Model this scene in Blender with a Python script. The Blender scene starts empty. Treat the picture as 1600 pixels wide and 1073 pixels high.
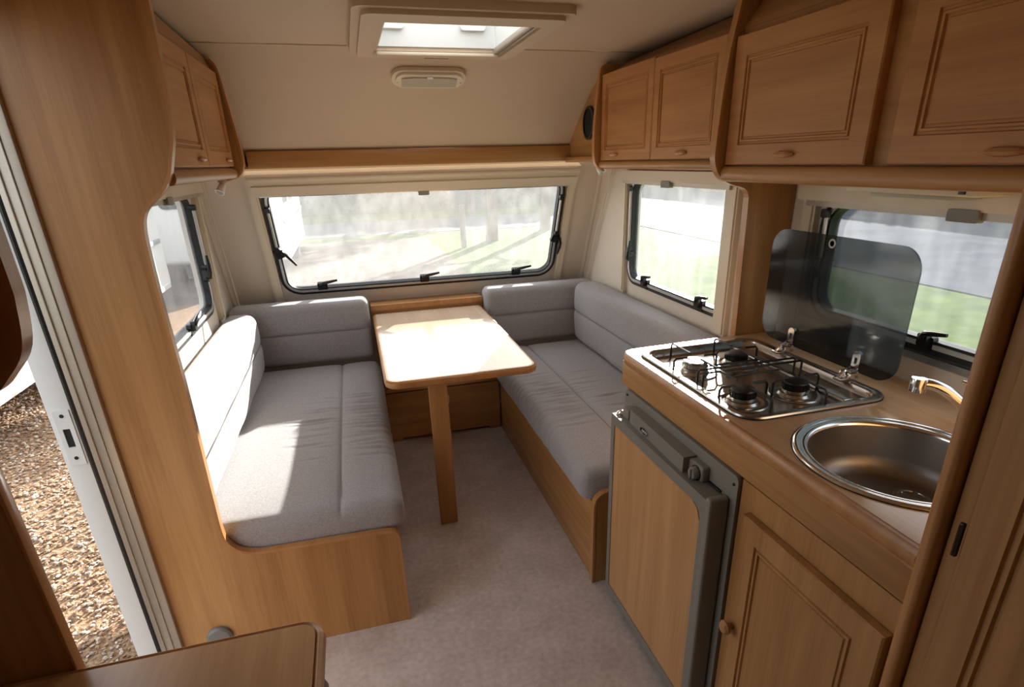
import bpy, bmesh, math, random
import numpy as np
from mathutils import Vector, Matrix, Euler
from mathutils.geometry import tessellate_polygon
random.seed(7); rng = np.random.default_rng(7)
S = bpy.context.scene; COL = S.collection
PI = math.pi

# ------------------------------------------------------------ camera, sky, sun, exposure
cam = bpy.data.cameras.new('camera'); camo = bpy.data.objects.new('camera', cam); COL.objects.link(camo)
cam.sensor_fit = 'HORIZONTAL'; cam.sensor_width = 36.0
cam.lens = 894.003 / 1600 * 36.0
cam.shift_x = -18.64 / 1600; cam.shift_y = 83.32 / 1600
cam.clip_start = 0.02; cam.clip_end = 300
yaw, pit, rol = math.radians(15.5508), math.radians(22.4446), math.radians(-1.5211)
fw = Vector((math.sin(yaw)*math.cos(pit), math.cos(yaw)*math.cos(pit), -math.sin(pit)))
r0 = Vector((math.cos(yaw), -math.sin(yaw), 0)); u0 = r0.cross(fw)
rr = math.cos(rol)*r0 + math.sin(rol)*u0; uu = -math.sin(rol)*r0 + math.cos(rol)*u0
camo.matrix_world = Matrix(((rr.x, uu.x, -fw.x, 0), (rr.y, uu.y, -fw.y, 0), (rr.z, uu.z, -fw.z, 1.42), (0, 0, 0, 1)))
S.camera = camo

W = bpy.data.worlds.new('sky'); S.world = W; W.use_nodes = True
wn = W.node_tree.nodes; bg = wn['Background']
sky = wn.new('ShaderNodeTexSky'); sky.sky_type = 'NISHITA'; sky.sun_disc = False
sky.sun_elevation = math.radians(20); sky.sun_rotation = math.radians(29); sky.dust_density = 2.5; sky.air_density = 1.0
whiten = wn.new('ShaderNodeMix'); whiten.data_type = 'RGBA'; whiten.inputs[0].default_value = 0.7
whiten.inputs[7].default_value = (5.35, 5.35, 5.4, 1)
W.node_tree.links.new(sky.outputs[0], whiten.inputs[6]); W.node_tree.links.new(whiten.outputs[2], bg.inputs[0])
bg.inputs[1].default_value = 0.42
sun = bpy.data.lights.new('sun', 'SUN'); suno = bpy.data.objects.new('sun', sun); COL.objects.link(suno)
sun.energy = 28.0; sun.angle = math.radians(0.8); sun.color = (1.0, 0.94, 0.86)
suno.location = (6, 12, 8)
suno.rotation_euler = Vector((-1.69, -2.74, -1.0)).to_track_quat('-Z', 'Y').to_euler()
S.view_settings.view_transform = 'Standard'; S.view_settings.look = 'None'
S.view_settings.gamma = 1.0; S.view_settings.use_curve_mapping = False
S.view_settings.exposure = -0.05

# ------------------------------------------------------------ materials
def srgb(r, g, b):
    f = lambda c: (c/255/12.92) if c/255 <= .04045 else ((c/255+.055)/1.055)**2.4
    return (f(r), f(g), f(b), 1)
def newmat(name):
    m = bpy.data.materials.new(name); m.use_nodes = True
    return m, m.node_tree.nodes, m.node_tree.links, m.node_tree.nodes['Principled BSDF']
def plain(name, col, rough=.5, metal=0., bump=0., bscale=200., spec=.5, var=0.06):
    m, n, l, b = newmat(name)
    b.inputs['Roughness'].default_value = rough; b.inputs['Metallic'].default_value = metal
    b.inputs['Specular IOR Level'].default_value = spec
    tc = n.new('ShaderNodeTexCoord'); no = n.new('ShaderNodeTexNoise'); no.inputs['Scale'].default_value = 9; no.inputs['Detail'].default_value = 5
    l.new(tc.outputs['Object'], no.inputs['Vector'])
    mx = n.new('ShaderNodeMix'); mx.data_type = 'RGBA'
    mx.inputs[6].default_value = tuple(c*(1-var) for c in col[:3]) + (1,); mx.inputs[7].default_value = tuple(min(1, c*(1+var)) for c in col[:3]) + (1,)
    l.new(no.outputs[0], mx.inputs[0]); l.new(mx.outputs[2], b.inputs['Base Color'])
    if bump:
        n2 = n.new('ShaderNodeTexNoise'); n2.inputs['Scale'].default_value = bscale; n2.inputs['Detail'].default_value = 3
        l.new(tc.outputs['Object'], n2.inputs['Vector'])
        bp = n.new('ShaderNodeBump'); bp.inputs['Strength'].default_value = bump; bp.inputs['Distance'].default_value = .002
        l.new(n2.outputs[0], bp.inputs['Height']); l.new(bp.outputs[0], b.inputs['Normal'])
    return m
def wood(name, axis, lo, hi, rough=.38, coat=.0, fine=1.0):
    """laminate wood, grain running along axis 0/1/2"""
    m, n, l, b = newmat(name)
    tc = n.new('ShaderNodeTexCoord'); oi = n.new('ShaderNodeObjectInfo')
    ad = n.new('ShaderNodeVectorMath'); ad.operation = 'ADD'
    rs = n.new('ShaderNodeVectorMath'); rs.operation = 'SCALE'; rs.inputs[3].default_value = 3.0
    cx = n.new('ShaderNodeCombineXYZ'); [l.new(oi.outputs['Random'], cx.inputs[i]) for i in range(3)]
    l.new(cx.outputs[0], rs.inputs[0]); l.new(tc.outputs['Object'], ad.inputs[0]); l.new(rs.outputs[0], ad.inputs[1])
    def layer(sa, sc, det, dist):
        mp = n.new('ShaderNodeMapping'); s = [sc, sc, sc]; s[axis] = sa; mp.inputs['Scale'].default_value = s
        l.new(ad.outputs[0], mp.inputs['Vector'])
        t = n.new('ShaderNodeTexNoise'); t.inputs['Scale'].default_value = 1; t.inputs['Detail'].default_value = det; t.inputs['Distortion'].default_value = dist
        l.new(mp.outputs[0], t.inputs['Vector']); return t.outputs[0]
    a = layer(.9, 9, 4, 1.2); f = layer(5, 140, 3, .3); c = layer(.5, 30, 4, .6)
    m1 = n.new('ShaderNodeMath'); m1.operation = 'MULTIPLY_ADD'; m1.inputs[1].default_value = .55
    l.new(a, m1.inputs[0])
    m2 = n.new('ShaderNodeMath'); m2.operation = 'MULTIPLY_ADD'; m2.inputs[1].default_value = .35*fine
    l.new(c, m2.inputs[0])
    m3 = n.new('ShaderNodeMath'); m3.operation = 'MULTIPLY'; m3.inputs[1].default_value = .25*fine
    l.new(f, m3.inputs[0]); l.new(m3.outputs[0], m2.inputs[2]); l.new(m2.outputs[0], m1.inputs[2])
    rp = n.new('ShaderNodeValToRGB'); rp.color_ramp.elements[0].position = .38; rp.color_ramp.elements[0].color = lo
    rp.color_ramp.elements[1].position = .74; rp.color_ramp.elements[1].color = hi
    l.new(m1.outputs[0], rp.inputs[0]); l.new(rp.outputs[0], b.inputs['Base Color'])
    b.inputs['Roughness'].default_value = rough
    if coat:
        b.inputs['Coat Weight'].default_value = coat; b.inputs['Coat Roughness'].default_value = .12
    return m
LO, HI = srgb(152, 104, 55), srgb(193, 145, 90)
WOOD = [wood('beech_laminate_'+'xyz'[i], i, LO, HI) for i in range(3)]
WX, WY, WZ = WOOD
DOORW = wood('locker_door_laminate', 1, srgb(166, 110, 60), srgb(198, 145, 90), .4)
EDGE = wood('edging_beech', 2, srgb(166, 113, 64), srgb(198, 144, 90), .35, .15)
TOPW = wood('worktop_laminate', 1, srgb(202, 163, 120), srgb(224, 190, 150), .22, .5, .7)
PALE = wood('table_laminate', 1, srgb(220, 196, 170), srgb(236, 218, 196), .18, .5, .6)
FRIDGEW = wood('fridge_panel_laminate', 2, srgb(178, 128, 80), srgb(206, 160, 110), .42)
CREAM = plain('cream_plastic', srgb(226, 213, 190), .42, var=.02)
FRAMEM = plain('roof_light_plastic', srgb(206, 186, 160), .5, var=.02)
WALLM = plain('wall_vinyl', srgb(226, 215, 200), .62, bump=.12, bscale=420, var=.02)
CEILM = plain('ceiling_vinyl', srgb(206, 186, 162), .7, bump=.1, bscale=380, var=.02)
BLACK = plain('black_rubber', srgb(24, 24, 25), .45)
BLACKP = plain('black_plastic', srgb(20, 20, 21), .3)
ENAMEL = plain('black_enamel', srgb(20, 19, 19), .42)
ALU = plain('aluminium', srgb(196, 196, 196), .3, 1.)
RAIL = plain('satin_aluminium', srgb(208, 208, 206), .35, .55)
ALUB = plain('anodised_profile', srgb(182, 172, 158), .42, .6)
CHROME = plain('chrome', srgb(226, 226, 228), .1, 1., var=.01)
WHITEP = plain('white_paint', srgb(226, 229, 228), .35, var=.02)
HINGE = plain('dark_hinge', srgb(70, 60, 52), .4, .7)
GREYP = plain('grey_plastic', srgb(132, 128, 120), .45, bump=.05, bscale=500, var=.03)
GREYD = plain('grey_lens', srgb(178, 172, 156), .3)
SOCK = plain('ivory_socket', srgb(214, 206, 176), .4)
SPEAK = plain('speaker_cloth', srgb(22, 21, 20), .85, bump=.5, bscale=900)
VENT = plain('grey_cap_plastic', srgb(120, 120, 116), .4)

def steel(name, rough, aniso_axis, col=(196, 193, 188)):
    m, n, l, b = newmat(name)
    b.inputs['Metallic'].default_value = 1; b.inputs['Base Color'].default_value = srgb(*col); b.inputs['Roughness'].default_value = rough
    tc = n.new('ShaderNodeTexCoord'); mp = n.new('ShaderNodeMapping'); s = [400, 400, 400]; s[aniso_axis] = 6; mp.inputs['Scale'].default_value = s
    no = n.new('ShaderNodeTexNoise'); no.inputs['Scale'].default_value = 1; no.inputs['Detail'].default_value = 2
    l.new(tc.outputs['Object'], mp.inputs[0]); l.new(mp.outputs[0], no.inputs['Vector'])
    bp = n.new('ShaderNodeBump'); bp.inputs['Strength'].default_value = .08; bp.inputs['Distance'].default_value = .0006
    l.new(no.outputs[0], bp.inputs['Height']); l.new(bp.outputs[0], b.inputs['Normal'])
    return m
STEEL = steel('polished_steel_tray', .27, 1); BOWL = steel('brushed_steel_bowl', .40, 0, (150, 148, 147)); STEELR = steel('bright_steel_rim', .16, 0, (232, 231, 229))

def fabric(name, c0, c1):
    m, n, l, b = newmat(name)
    tc = n.new('ShaderNodeTexCoord')
    wv = []
    for sc in ((1100, 170, 170), (170, 1100, 170), (170, 170, 1100)):
        mp = n.new('ShaderNodeMapping'); mp.inputs['Scale'].default_value = sc
        no = n.new('ShaderNodeTexNoise'); no.inputs['Scale'].default_value = 1; no.inputs['Detail'].default_value = 2
        l.new(tc.outputs['Object'], mp.inputs[0]); l.new(mp.outputs[0], no.inputs['Vector']); wv.append(no.outputs[0])
    a1 = n.new('ShaderNodeMath'); a1.operation = 'ADD'; l.new(wv[0], a1.inputs[0]); l.new(wv[1], a1.inputs[1])
    a2 = n.new('ShaderNodeMath'); a2.operation = 'ADD'; l.new(a1.outputs[0], a2.inputs[0]); l.new(wv[2], a2.inputs[1])
    rp = n.new('ShaderNodeMapRange'); rp.inputs[1].default_value = 1.1; rp.inputs[2].default_value = 1.9; l.new(a2.outputs[0], rp.inputs[0])
    mx = n.new('ShaderNodeMix'); mx.data_type = 'RGBA'; mx.inputs[6].default_value = c0; mx.inputs[7].default_value = c1
    l.new(rp.outputs[0], mx.inputs[0]); l.new(mx.outputs[2], b.inputs['Base Color'])
    b.inputs['Roughness'].default_value = .9; b.inputs['Sheen Weight'].default_value = .25; b.inputs['Sheen Roughness'].default_value = .5
    b.inputs['Specular IOR Level'].default_value = .15
    bp = n.new('ShaderNodeBump'); bp.inputs['Strength'].default_value = .25; bp.inputs['Distance'].default_value = .0012
    l.new(a2.outputs[0], bp.inputs['Height']); l.new(bp.outputs[0], b.inputs['Normal'])
    return m
FAB = fabric('grey_upholstery', srgb(146, 143, 146), srgb(182, 179, 181))
FABP = fabric('grey_piping', srgb(120, 116, 116), srgb(150, 146, 145))

def floor_mat():
    m, n, l, b = newmat('vinyl_floor')
    tc = n.new('ShaderNodeTexCoord')
    def nz(s, d):
        t = n.new('ShaderNodeTexNoise'); t.inputs['Scale'].default_value = s; t.inputs['Detail'].default_value = d; l.new(tc.outputs['Object'], t.inputs['Vector']); return t
    a, c = nz(7, 6), nz(55, 5)
    ad = n.new('ShaderNodeMath'); ad.operation = 'ADD'; l.new(a.outputs[0], ad.inputs[0]); l.new(c.outputs[0], ad.inputs[1])
    rp = n.new('ShaderNodeValToRGB'); e = rp.color_ramp.elements
    e[0].position = .35; e[0].color = srgb(190, 176, 168); e[1].position = .68; e[1].color = srgb(226, 214, 207)
    hf = n.new('ShaderNodeMath'); hf.operation = 'MULTIPLY'; hf.inputs[1].default_value = .5; l.new(ad.outputs[0], hf.inputs[0])
    l.new(hf.outputs[0], rp.inputs[0]); l.new(rp.outputs[0], b.inputs['Base Color']); b.inputs['Roughness'].default_value = .42
    bp = n.new('ShaderNodeBump'); bp.inputs['Strength'].default_value = .12; bp.inputs['Distance'].default_value = .002
    l.new(c.outputs[0], bp.inputs['Height']); l.new(bp.outputs[0], b.inputs['Normal'])
    return m
FLOORM = floor_mat()

def acrylic(name, tr, haze, gl=.06, streak=.5):
    """weathered acrylic: clear, plus a scattering film that catches the sun"""
    m, n, l, b = newmat(name); n.remove(b); out = n['Material Output']
    t = n.new('ShaderNodeBsdfTransparent'); t.inputs[0].default_value = tr
    tl = n.new('ShaderNodeBsdfTranslucent'); tl.inputs[0].default_value = (.95, .96, .97, 1)
    g = n.new('ShaderNodeBsdfGlossy'); g.inputs['Roughness'].default_value = .08; g.inputs[0].default_value = (.9, .9, .9, 1)
    tc = n.new('ShaderNodeTexCoord')
    def nz(s, d, sc=(1, 1, 1)):
        mp = n.new('ShaderNodeMapping'); mp.inputs['Scale'].default_value = sc; mp.inputs['Rotation'].default_value = (.5, .4, .3)
        x = n.new('ShaderNodeTexNoise'); x.inputs['Scale'].default_value = s; x.inputs['Detail'].default_value = d
        l.new(tc.outputs['Object'], mp.inputs[0]); l.new(mp.outputs[0], x.inputs['Vector']); return x.outputs[0]
    p = n.new('ShaderNodeMath'); p.operation = 'MULTIPLY'; l.new(nz(5, 5), p.inputs[0]); l.new(nz(6, 4, (4, 4, 1.2)), p.inputs[1])
    mr = n.new('ShaderNodeMapRange'); mr.inputs[1].default_value = .12; mr.inputs[2].default_value = .42
    mr.inputs[3].default_value = haze*(1-streak); mr.inputs[4].default_value = haze*(1+streak); l.new(p.outputs[0], mr.inputs[0])
    m1 = n.new('ShaderNodeMixShader'); l.new(mr.outputs[0], m1.inputs[0]); l.new(t.outputs[0], m1.inputs[1]); l.new(tl.outputs[0], m1.inputs[2])
    m2 = n.new('ShaderNodeMixShader'); m2.inputs[0].default_value = gl; l.new(m1.outputs[0], m2.inputs[1]); l.new(g.outputs[0], m2.inputs[2])
    l.new(m2.outputs[0], out.inputs[0]); return m
PANE = acrylic('weathered_acrylic', (.86, .88, .89, 1), .07, streak=.4)
PANEK = acrylic('weathered_acrylic_kitchen', (.80, .83, .85, 1), .032, streak=.6)
PANEF = acrylic('weathered_acrylic_front', (.86, .88, .88, 1), .05, streak=.25)
PANEL = acrylic('weathered_acrylic_left', (.90, .92, .93, 1), .10)
DOME = acrylic('frosted_dome', (.95, .95, .95, 1), .4)
LID = acrylic('smoked_glass', (.30, .32, .32, 1), .012, .045)

def ground_mat(name, c0, c1, c2, scale):
    m, n, l, b = newmat(name)
    tc = n.new('ShaderNodeTexCoord')
    t = n.new('ShaderNodeTexNoise'); t.inputs['Scale'].default_value = scale; t.inputs['Detail'].default_value = 8
    l.new(tc.outputs['Object'], t.inputs['Vector'])
    rp = n.new('ShaderNodeValToRGB'); e = rp.color_ramp.elements; e[0].position = .3; e[0].color = c0; e[1].position = .7; e[1].color = c2
    k = e.new(.5); k.color = c1; l.new(t.outputs[0], rp.inputs[0]); l.new(rp.outputs[0], b.inputs['Base Color']); b.inputs['Roughness'].default_value = .95; b.inputs['Specular IOR Level'].default_value = .04
    bp = n.new('ShaderNodeBump'); bp.inputs['Strength'].default_value = .5; bp.inputs['Distance'].default_value = .02
    l.new(t.outputs[0], bp.inputs['Height']); l.new(bp.outputs[0], b.inputs['Normal']); return m
GRAVM = ground_mat('gravel_bed', srgb(104, 82, 62), srgb(134, 110, 88), srgb(164, 142, 118), 60)
YARDM = ground_mat('gravel_yard', srgb(82, 71, 64), srgb(96, 84, 77), srgb(112, 100, 92), 3)
ROADM = ground_mat('asphalt', srgb(78, 78, 82), srgb(88, 88, 92), srgb(98, 98, 102), 5)
LANEM = ground_mat('blue_grey_asphalt', srgb(54, 57, 66), srgb(66, 69, 79), srgb(80, 84, 94), 1.2)  # dark blue-grey asphalt of the lane
GRASSM = ground_mat('grass_ground', srgb(52, 72, 26), srgb(70, 90, 36), srgb(92, 106, 50), 2.5)
def stone_mat():
    m, n, l, b = newmat('pebbles')
    at = n.new('ShaderNodeAttribute'); at.attribute_name = 'tone'
    rp = n.new('ShaderNodeValToRGB'); rp.color_ramp.interpolation = 'LINEAR'; e = rp.color_ramp.elements
    e[0].position = 0; e[0].color = srgb(104, 82, 66); e[1].position = 1; e[1].color = srgb(208, 196, 182)
    for p, c in ((.25, (148, 116, 88)), (.5, (164, 140, 114)), (.75, (144, 130, 118))):
        k = e.new(p); k.color = srgb(*c)
    l.new(at.outputs['Fac'], rp.inputs[0]); l.new(rp.outputs[0], b.inputs['Base Color']); b.inputs['Roughness'].default_value = .8
    return m
STONE = stone_mat()
LEAF = plain('hedge_leaf', srgb(56, 70, 50), .6, var=.35)
LEAF2 = plain('tree_leaf', srgb(112, 132, 72), .6, var=.3)
BARK = plain('bark', srgb(104, 90, 76), .9, bump=.6, bscale=20, var=.25)
CARW = plain('caravan_white', srgb(236, 236, 234), .3, var=.015)
CARG = plain('caravan_window', srgb(52, 58, 64), .12)
CARS = plain('caravan_trim_grey', srgb(150, 156, 164), .4)
TYRE = plain('tyre', srgb(30, 30, 31), .8)
BARNM = plain('slate_blue_cladding', srgb(96, 108, 124), .7)

# ------------------------------------------------------------ mesh helpers
class MB:
    """collects shapes; link() makes ONE mesh object out of them"""
    def __init__(s): s.v = []; s.f = []
    def add(s, v, f):
        k = len(s.v); s.v += [tuple(p) for p in v]; s.f += [tuple(i+k for i in q) for q in f]; return s
    def addbm(s, bm):
        bm.verts.index_update(); s.add([v.co[:] for v in bm.verts], [[v.index for v in f.verts] for f in bm.faces]); bm.free(); return s
    def box(s, x0, x1, y0, y1, z0, z1, bev=0., seg=2, M=None):
        bm = bmesh.new(); bmesh.ops.create_cube(bm, size=1)
        for v in bm.verts: v.co = Vector(((x0+x1)/2+v.co.x*(x1-x0), (y0+y1)/2+v.co.y*(y1-y0), (z0+z1)/2+v.co.z*(z1-z0)))
        if bev: bmesh.ops.bevel(bm, geom=list(bm.edges), offset=bev, segments=seg, profile=.5, affect='EDGES', clamp_overlap=True)
        if M is not None: bmesh.ops.transform(bm, matrix=M, verts=bm.verts)
        return s.addbm(bm)
    def tube(s, pts, r, n=8, closed=False, ry=None):
        pts = [Vector(p) for p in pts]; N = len(pts); V = []; F = []; up = None
        rs = r if isinstance(r, (list, tuple)) else [r]*N
        for i, p in enumerate(pts):
            a = pts[(i-1) % N] if (closed or i > 0) else p; b = pts[(i+1) % N] if (closed or i < N-1) else p
            t = (b-a).normalized()
            if up is None:
                up = Vector((0, 0, 1)) if abs(t.z) < .9 else Vector((1, 0, 0))
            sd = t.cross(up).normalized(); up = sd.cross(t).normalized()
            for k in range(n):
                q = 2*PI*k/n; V.append(p+sd*math.cos(q)*rs[i]+up*math.sin(q)*(rs[i] if ry is None else ry))
        for i in range(N if closed else N-1):
            for k in range(n):
                j = (i+1) % N
                F.append((i*n+k, i*n+(k+1) % n, j*n+(k+1) % n, j*n+k))
        if not closed: F += [tuple(range(n))[::-1], tuple((N-1)*n+k for k in range(n))]
        return s.add(V, F)
    def lathe(s, prof, c, n=32, M=None, caps=True):
        V = []; F = []; c = Vector(c)
        for r, z in prof:
            for k in range(n):
                q = 2*PI*k/n; p = Vector((max(r, 1e-4)*math.cos(q), max(r, 1e-4)*math.sin(q), z))
                V.append(c+(M @ p if M is not None else p))
        for i in range(len(prof)-1):
            for k in range(n): F.append((i*n+k, i*n+(k+1) % n, (i+1)*n+(k+1) % n, (i+1)*n+k))
        if caps: F.append(tuple(range(n))[::-1]); F.append(tuple((len(prof)-1)*n+k for k in range(n)))
        return s.add(V, F)
    def slab(s, P, outer, holes, d0, d1):
        """polygon with holes in the (u,v) plane, extruded from d0 to d1; P maps (u,v,d) to a point"""
        loops = [outer]+list(holes); flat = [q for L in loops for q in L]
        tri = tessellate_polygon([[Vector((u, v, 0)) for u, v in L] for L in loops]) if (holes or len(outer) > 4) else [tuple(range(len(outer)))]
        n = len(flat); V = [P(u, v, d0) for u, v in flat]+[P(u, v, d1) for u, v in flat]
        F = [tuple(t) for t in tri]+[tuple(i+n for i in t)[::-1] for t in tri]; k = 0
        for L in loops:
            m = len(L)
            for i in range(m): F.append((k+i, k+(i+1) % m, n+k+(i+1) % m, n+k+i))
            k += m
        return s.add(V, F)
    def ring(s, P, A, B, d0, d1):
        n = len(A); V = [P(u, v, d0) for u, v in A]+[P(u, v, d1) for u, v in A]+[P(u, v, d0) for u, v in B]+[P(u, v, d1) for u, v in B]; F = []
        for i in range(n):
            j = (i+1) % n
            F += [(i, j, n+j, n+i), (2*n+j, 2*n+i, 3*n+i, 3*n+j), (n+i, n+j, 3*n+j, 3*n+i), (j, i, 2*n+i, 2*n+j)]
        return s.add(V, F)
    def link(s, name, mat, parent=None, base=None, angle=38):
        """world-space verts; stored relative to the thing's base"""
        b = Vector(parent['_base']) if parent is not None else Vector(base if base is not None else (0, 0, 0))
        me = bpy.data.meshes.new(name); me.from_pydata([tuple(Vector(v)-b) for v in s.v], [], s.f)
        bm = bmesh.new(); bm.from_mesh(me); bmesh.ops.recalc_face_normals(bm, faces=bm.faces); bm.to_mesh(me); bm.free()
        me.materials.append(mat); me.polygons.foreach_set('use_smooth', [True]*len(me.polygons)); me.set_sharp_from_angle(angle=math.radians(angle))
        o = bpy.data.objects.new(name, me); COL.objects.link(o)
        o['_base'] = tuple(b)
        if parent is not None: o.parent = parent
        else: o.location = b
        return o
def tag(o, label=None, cat=None, group=None, kind=None):
    if label: o['label'] = label
    if cat: o['category'] = cat
    if group: o['group'] = group
    if kind: o['kind'] = kind
    return o
def thing(name, base, label, cat, group=None):
    o = bpy.data.objects.new(name, None); COL.objects.link(o); o.location = base; o['_base'] = tuple(base); o.empty_display_size = .05
    return tag(o, label, cat, group)
def struct(name, base=(0, 0, 0)):
    o = bpy.data.objects.new(name, None); COL.objects.link(o); o.location = base; o['_base'] = tuple(base); o.empty_display_size = .05
    return tag(o, kind='structure')
def rrect(u0, u1, v0, v1, r, n=6):
    if not isinstance(r, (list, tuple)): r = [r]*4           # order: (u1,v0) (u1,v1) (u0,v1) (u0,v0)
    L = []
    for (cu, cv, a0), q in zip(((u1, v0, -90), (u1, v1, 0), (u0, v1, 90), (u0, v0, 180)), r):
        su = -1 if cu == u1 else 1; sv = -1 if cv == v1 else 1
        for i in range(n+1):
            a = math.radians(a0+90*i/n); L.append((cu+su*q+q*math.cos(a), cv+sv*q+q*math.sin(a)))
    return L
def inset(u0, u1, v0, v1, r, k, n=6):
    rr_ = r if isinstance(r, (list, tuple)) else [r]*4
    return rrect(u0+k, u1-k, v0+k, v1-k, [max(q-k, .004) for q in rr_], n)
PR = lambda X: (lambda u, v, d: Vector((X-d, u, v)))            # plane facing -x (right-hand side)
PL = lambda X: (lambda u, v, d: Vector((X+d, u, v)))            # plane facing +x
PY = lambda Y: (lambda u, v, d: Vector((u, Y-d, v)))            # plane facing the viewer (-y)
PZ = lambda Z: (lambda u, v, d: Vector((u, v, Z+d)))            # plane facing up
CS, SN = .9119, .4104
PF = lambda u, s, d: Vector((u, 3.30-SN*s-CS*d, .72+CS*s-SN*d))  # sloped front wall, d towards the room
def ribbon(mb, path, P, w0, w1, t):
    """edging strip along a polyline in the (u,v) plane"""
    pts = [Vector((p[0], p[1])) for p in path]; A = []; B = []
    for i, p in enumerate(pts):
        a = pts[max(i-1, 0)]; b = pts[min(i+1, len(pts)-1)]; d = (b-a).normalized(); nn = Vector((d.y, -d.x))
        A.append(p+nn*t); B.append(p-nn*t)
    V = []; F = []; N = len(pts)
    for L in (A, B):
        for d in (w0, w1): V += [P(q.x, q.y, d) for q in L]
    for i in range(N-1):
        F += [(i, i+1, N+i+1, N+i), (2*N+i+1, 2*N+i, 3*N+i, 3*N+i+1), (N+i, N+i+1, 3*N+i+1, 3*N+i), (i+1, i, 2*N+i, 2*N+i+1)]
    F += [(0, N, 3*N, 2*N), (N-1, 3*N-1, 4*N-1, 2*N-1)]
    return mb.add(V, F)
def smoothpath(pts, n=4):
    P = [Vector((p[0], p[1])) for p in pts]; out = []
    for i in range(len(P)-1):
        p0, p1, p2, p3 = P[max(i-1, 0)], P[i], P[i+1], P[min(i+2, len(P)-1)]
        for k in range(n):
            t = k/n; out.append(tuple(.5*((2*p1)+(p2-p0)*t+(2*p0-5*p1+4*p2-p3)*t*t+(3*p1-p0-3*p2+p3)*t**3)))
    out.append(tuple(P[-1])); return out

# ------------------------------------------------------------ the shell
LX, RX, YB, YF, ZC = -.66, 1.30, -1.30, 3.33, 1.80
tag(MB().box(-.72, 1.36, YB, 3.36, -.09, 0).link('floor', FLOORM), kind='structure')
CURVE = [(2.36, 1.80), (2.43, 1.776), (2.50, 1.741), (2.61, 1.684), (2.70, 1.62), (2.79, 1.552), (2.86, 1.49), (2.94, 1.415)]
cp = smoothpath(CURVE, 4)
outline = [(YB, -.02), (YF+.02, -.02), (YF+.02, .72)]+[(3.02, 1.40), (2.96, 1.43)]+[(y, z+.01) for y, z in cp[::-1]]+[(YB, 1.81)]
H2 = (1.80, 2.645, .842, 1.345); H3 = (.52, 1.405, .965, 1.312); HL = (1.90, 2.85, .825, 1.345)
tag(MB().slab(PR(RX), outline, [inset(*H2, .085, .012), inset(*H3, .085, .012)], -.045, 0).link('wall_right', WALLM), kind='structure')
lo = [(1.56, -.02)]+outline[1:-1]+[(YB, 1.81), (YB, -.02), (.84, -.02), (.84, 1.72), (1.56, 1.72)]
tag(MB().slab(PL(LX), lo, [inset(*HL, .085, .012)], -.045, 0).link('wall_left', WALLM), kind='structure')
FW = (-.40, 1.105, .075, .70)
fw_ = MB().slab(PF, [(-.70, -.02), (1.34, -.02), (1.34, .80), (-.70, .80)], [inset(*FW, .10, .012)], -.045, 0)
fw_.box(-.70, 1.34, 3.30, 3.345, -.02, .712)
tag(fw_.link('wall_front', WALLM), kind='structure')
tag(MB().box(-.70, 1.34, YB-.045, YB, -.02, 1.82).link('wall_rear', WALLM), kind='structure')
SK = (.15, .575, 1.82, 2.30)          # roof-light opening
ce = MB().slab(PZ(ZC), [(-.70, YB), (1.34, YB), (1.34, 2.36), (-.70, 2.36)], [[(SK[0], SK[2]), (SK[1], SK[2]), (SK[1], SK[3]), (SK[0], SK[3])]], 0, .045)
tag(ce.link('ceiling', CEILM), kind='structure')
V = []; F = []
for x in (-.70, 1.34):
    for y, z in cp: V.append((x, y, z))
    for y, z in cp: V.append((x, y+.02, z+.045))
n = len(cp)
for i in range(n-1): F += [(i, i+1, 2*n+i+1, 2*n+i), (n+i+1, n+i, 3*n+i, 3*n+i+1), (i+1, i, n+i, n+i+1), (2*n+i, 2*n+i+1, 3*n+i+1, 3*n+i)]
F += [(0, 2*n, 3*n, n), (n-1, 2*n-1, 4*n-1, 3*n-1)]
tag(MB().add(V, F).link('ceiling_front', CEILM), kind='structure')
# thin joint cover where the flat ceiling meets the curved front panel
tag(MB().box(-.66, .055, 2.352, 2.368, 1.7965, 1.80, .001).link('trim_1', CEILM), kind='structure')
tag(MB().box(.655, 1.30, 2.352, 2.368, 1.7965, 1.80, .001).link('trim_2', CEILM), kind='structure')
# corner cover strips between the side walls and the sloped front wall
def corner(name, x, s):
    tag(MB().tube([PF(x, -.0, .004), PF(x, .40, .004), PF(x, .76, .004)], .012, 8).link(name, WALLM), kind='structure')
corner('trim_3', LX+.004, 1); corner('trim_4', RX-.004, -1)
tag(MB().tube([(LX+.045, 3.19, .75), (LX+.045, 3.10, 1.02), (LX+.045, 2.96, 1.40)], .004, 6).link('trim_5', WALLM), kind='structure')
tag(MB().tube([(RX-.02, 3.15, .77), (RX-.02, 3.02, 1.05), (RX-.02, 2.82, 1.40)], .004, 6).link('trim_6', WALLM), kind='structure')

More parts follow.
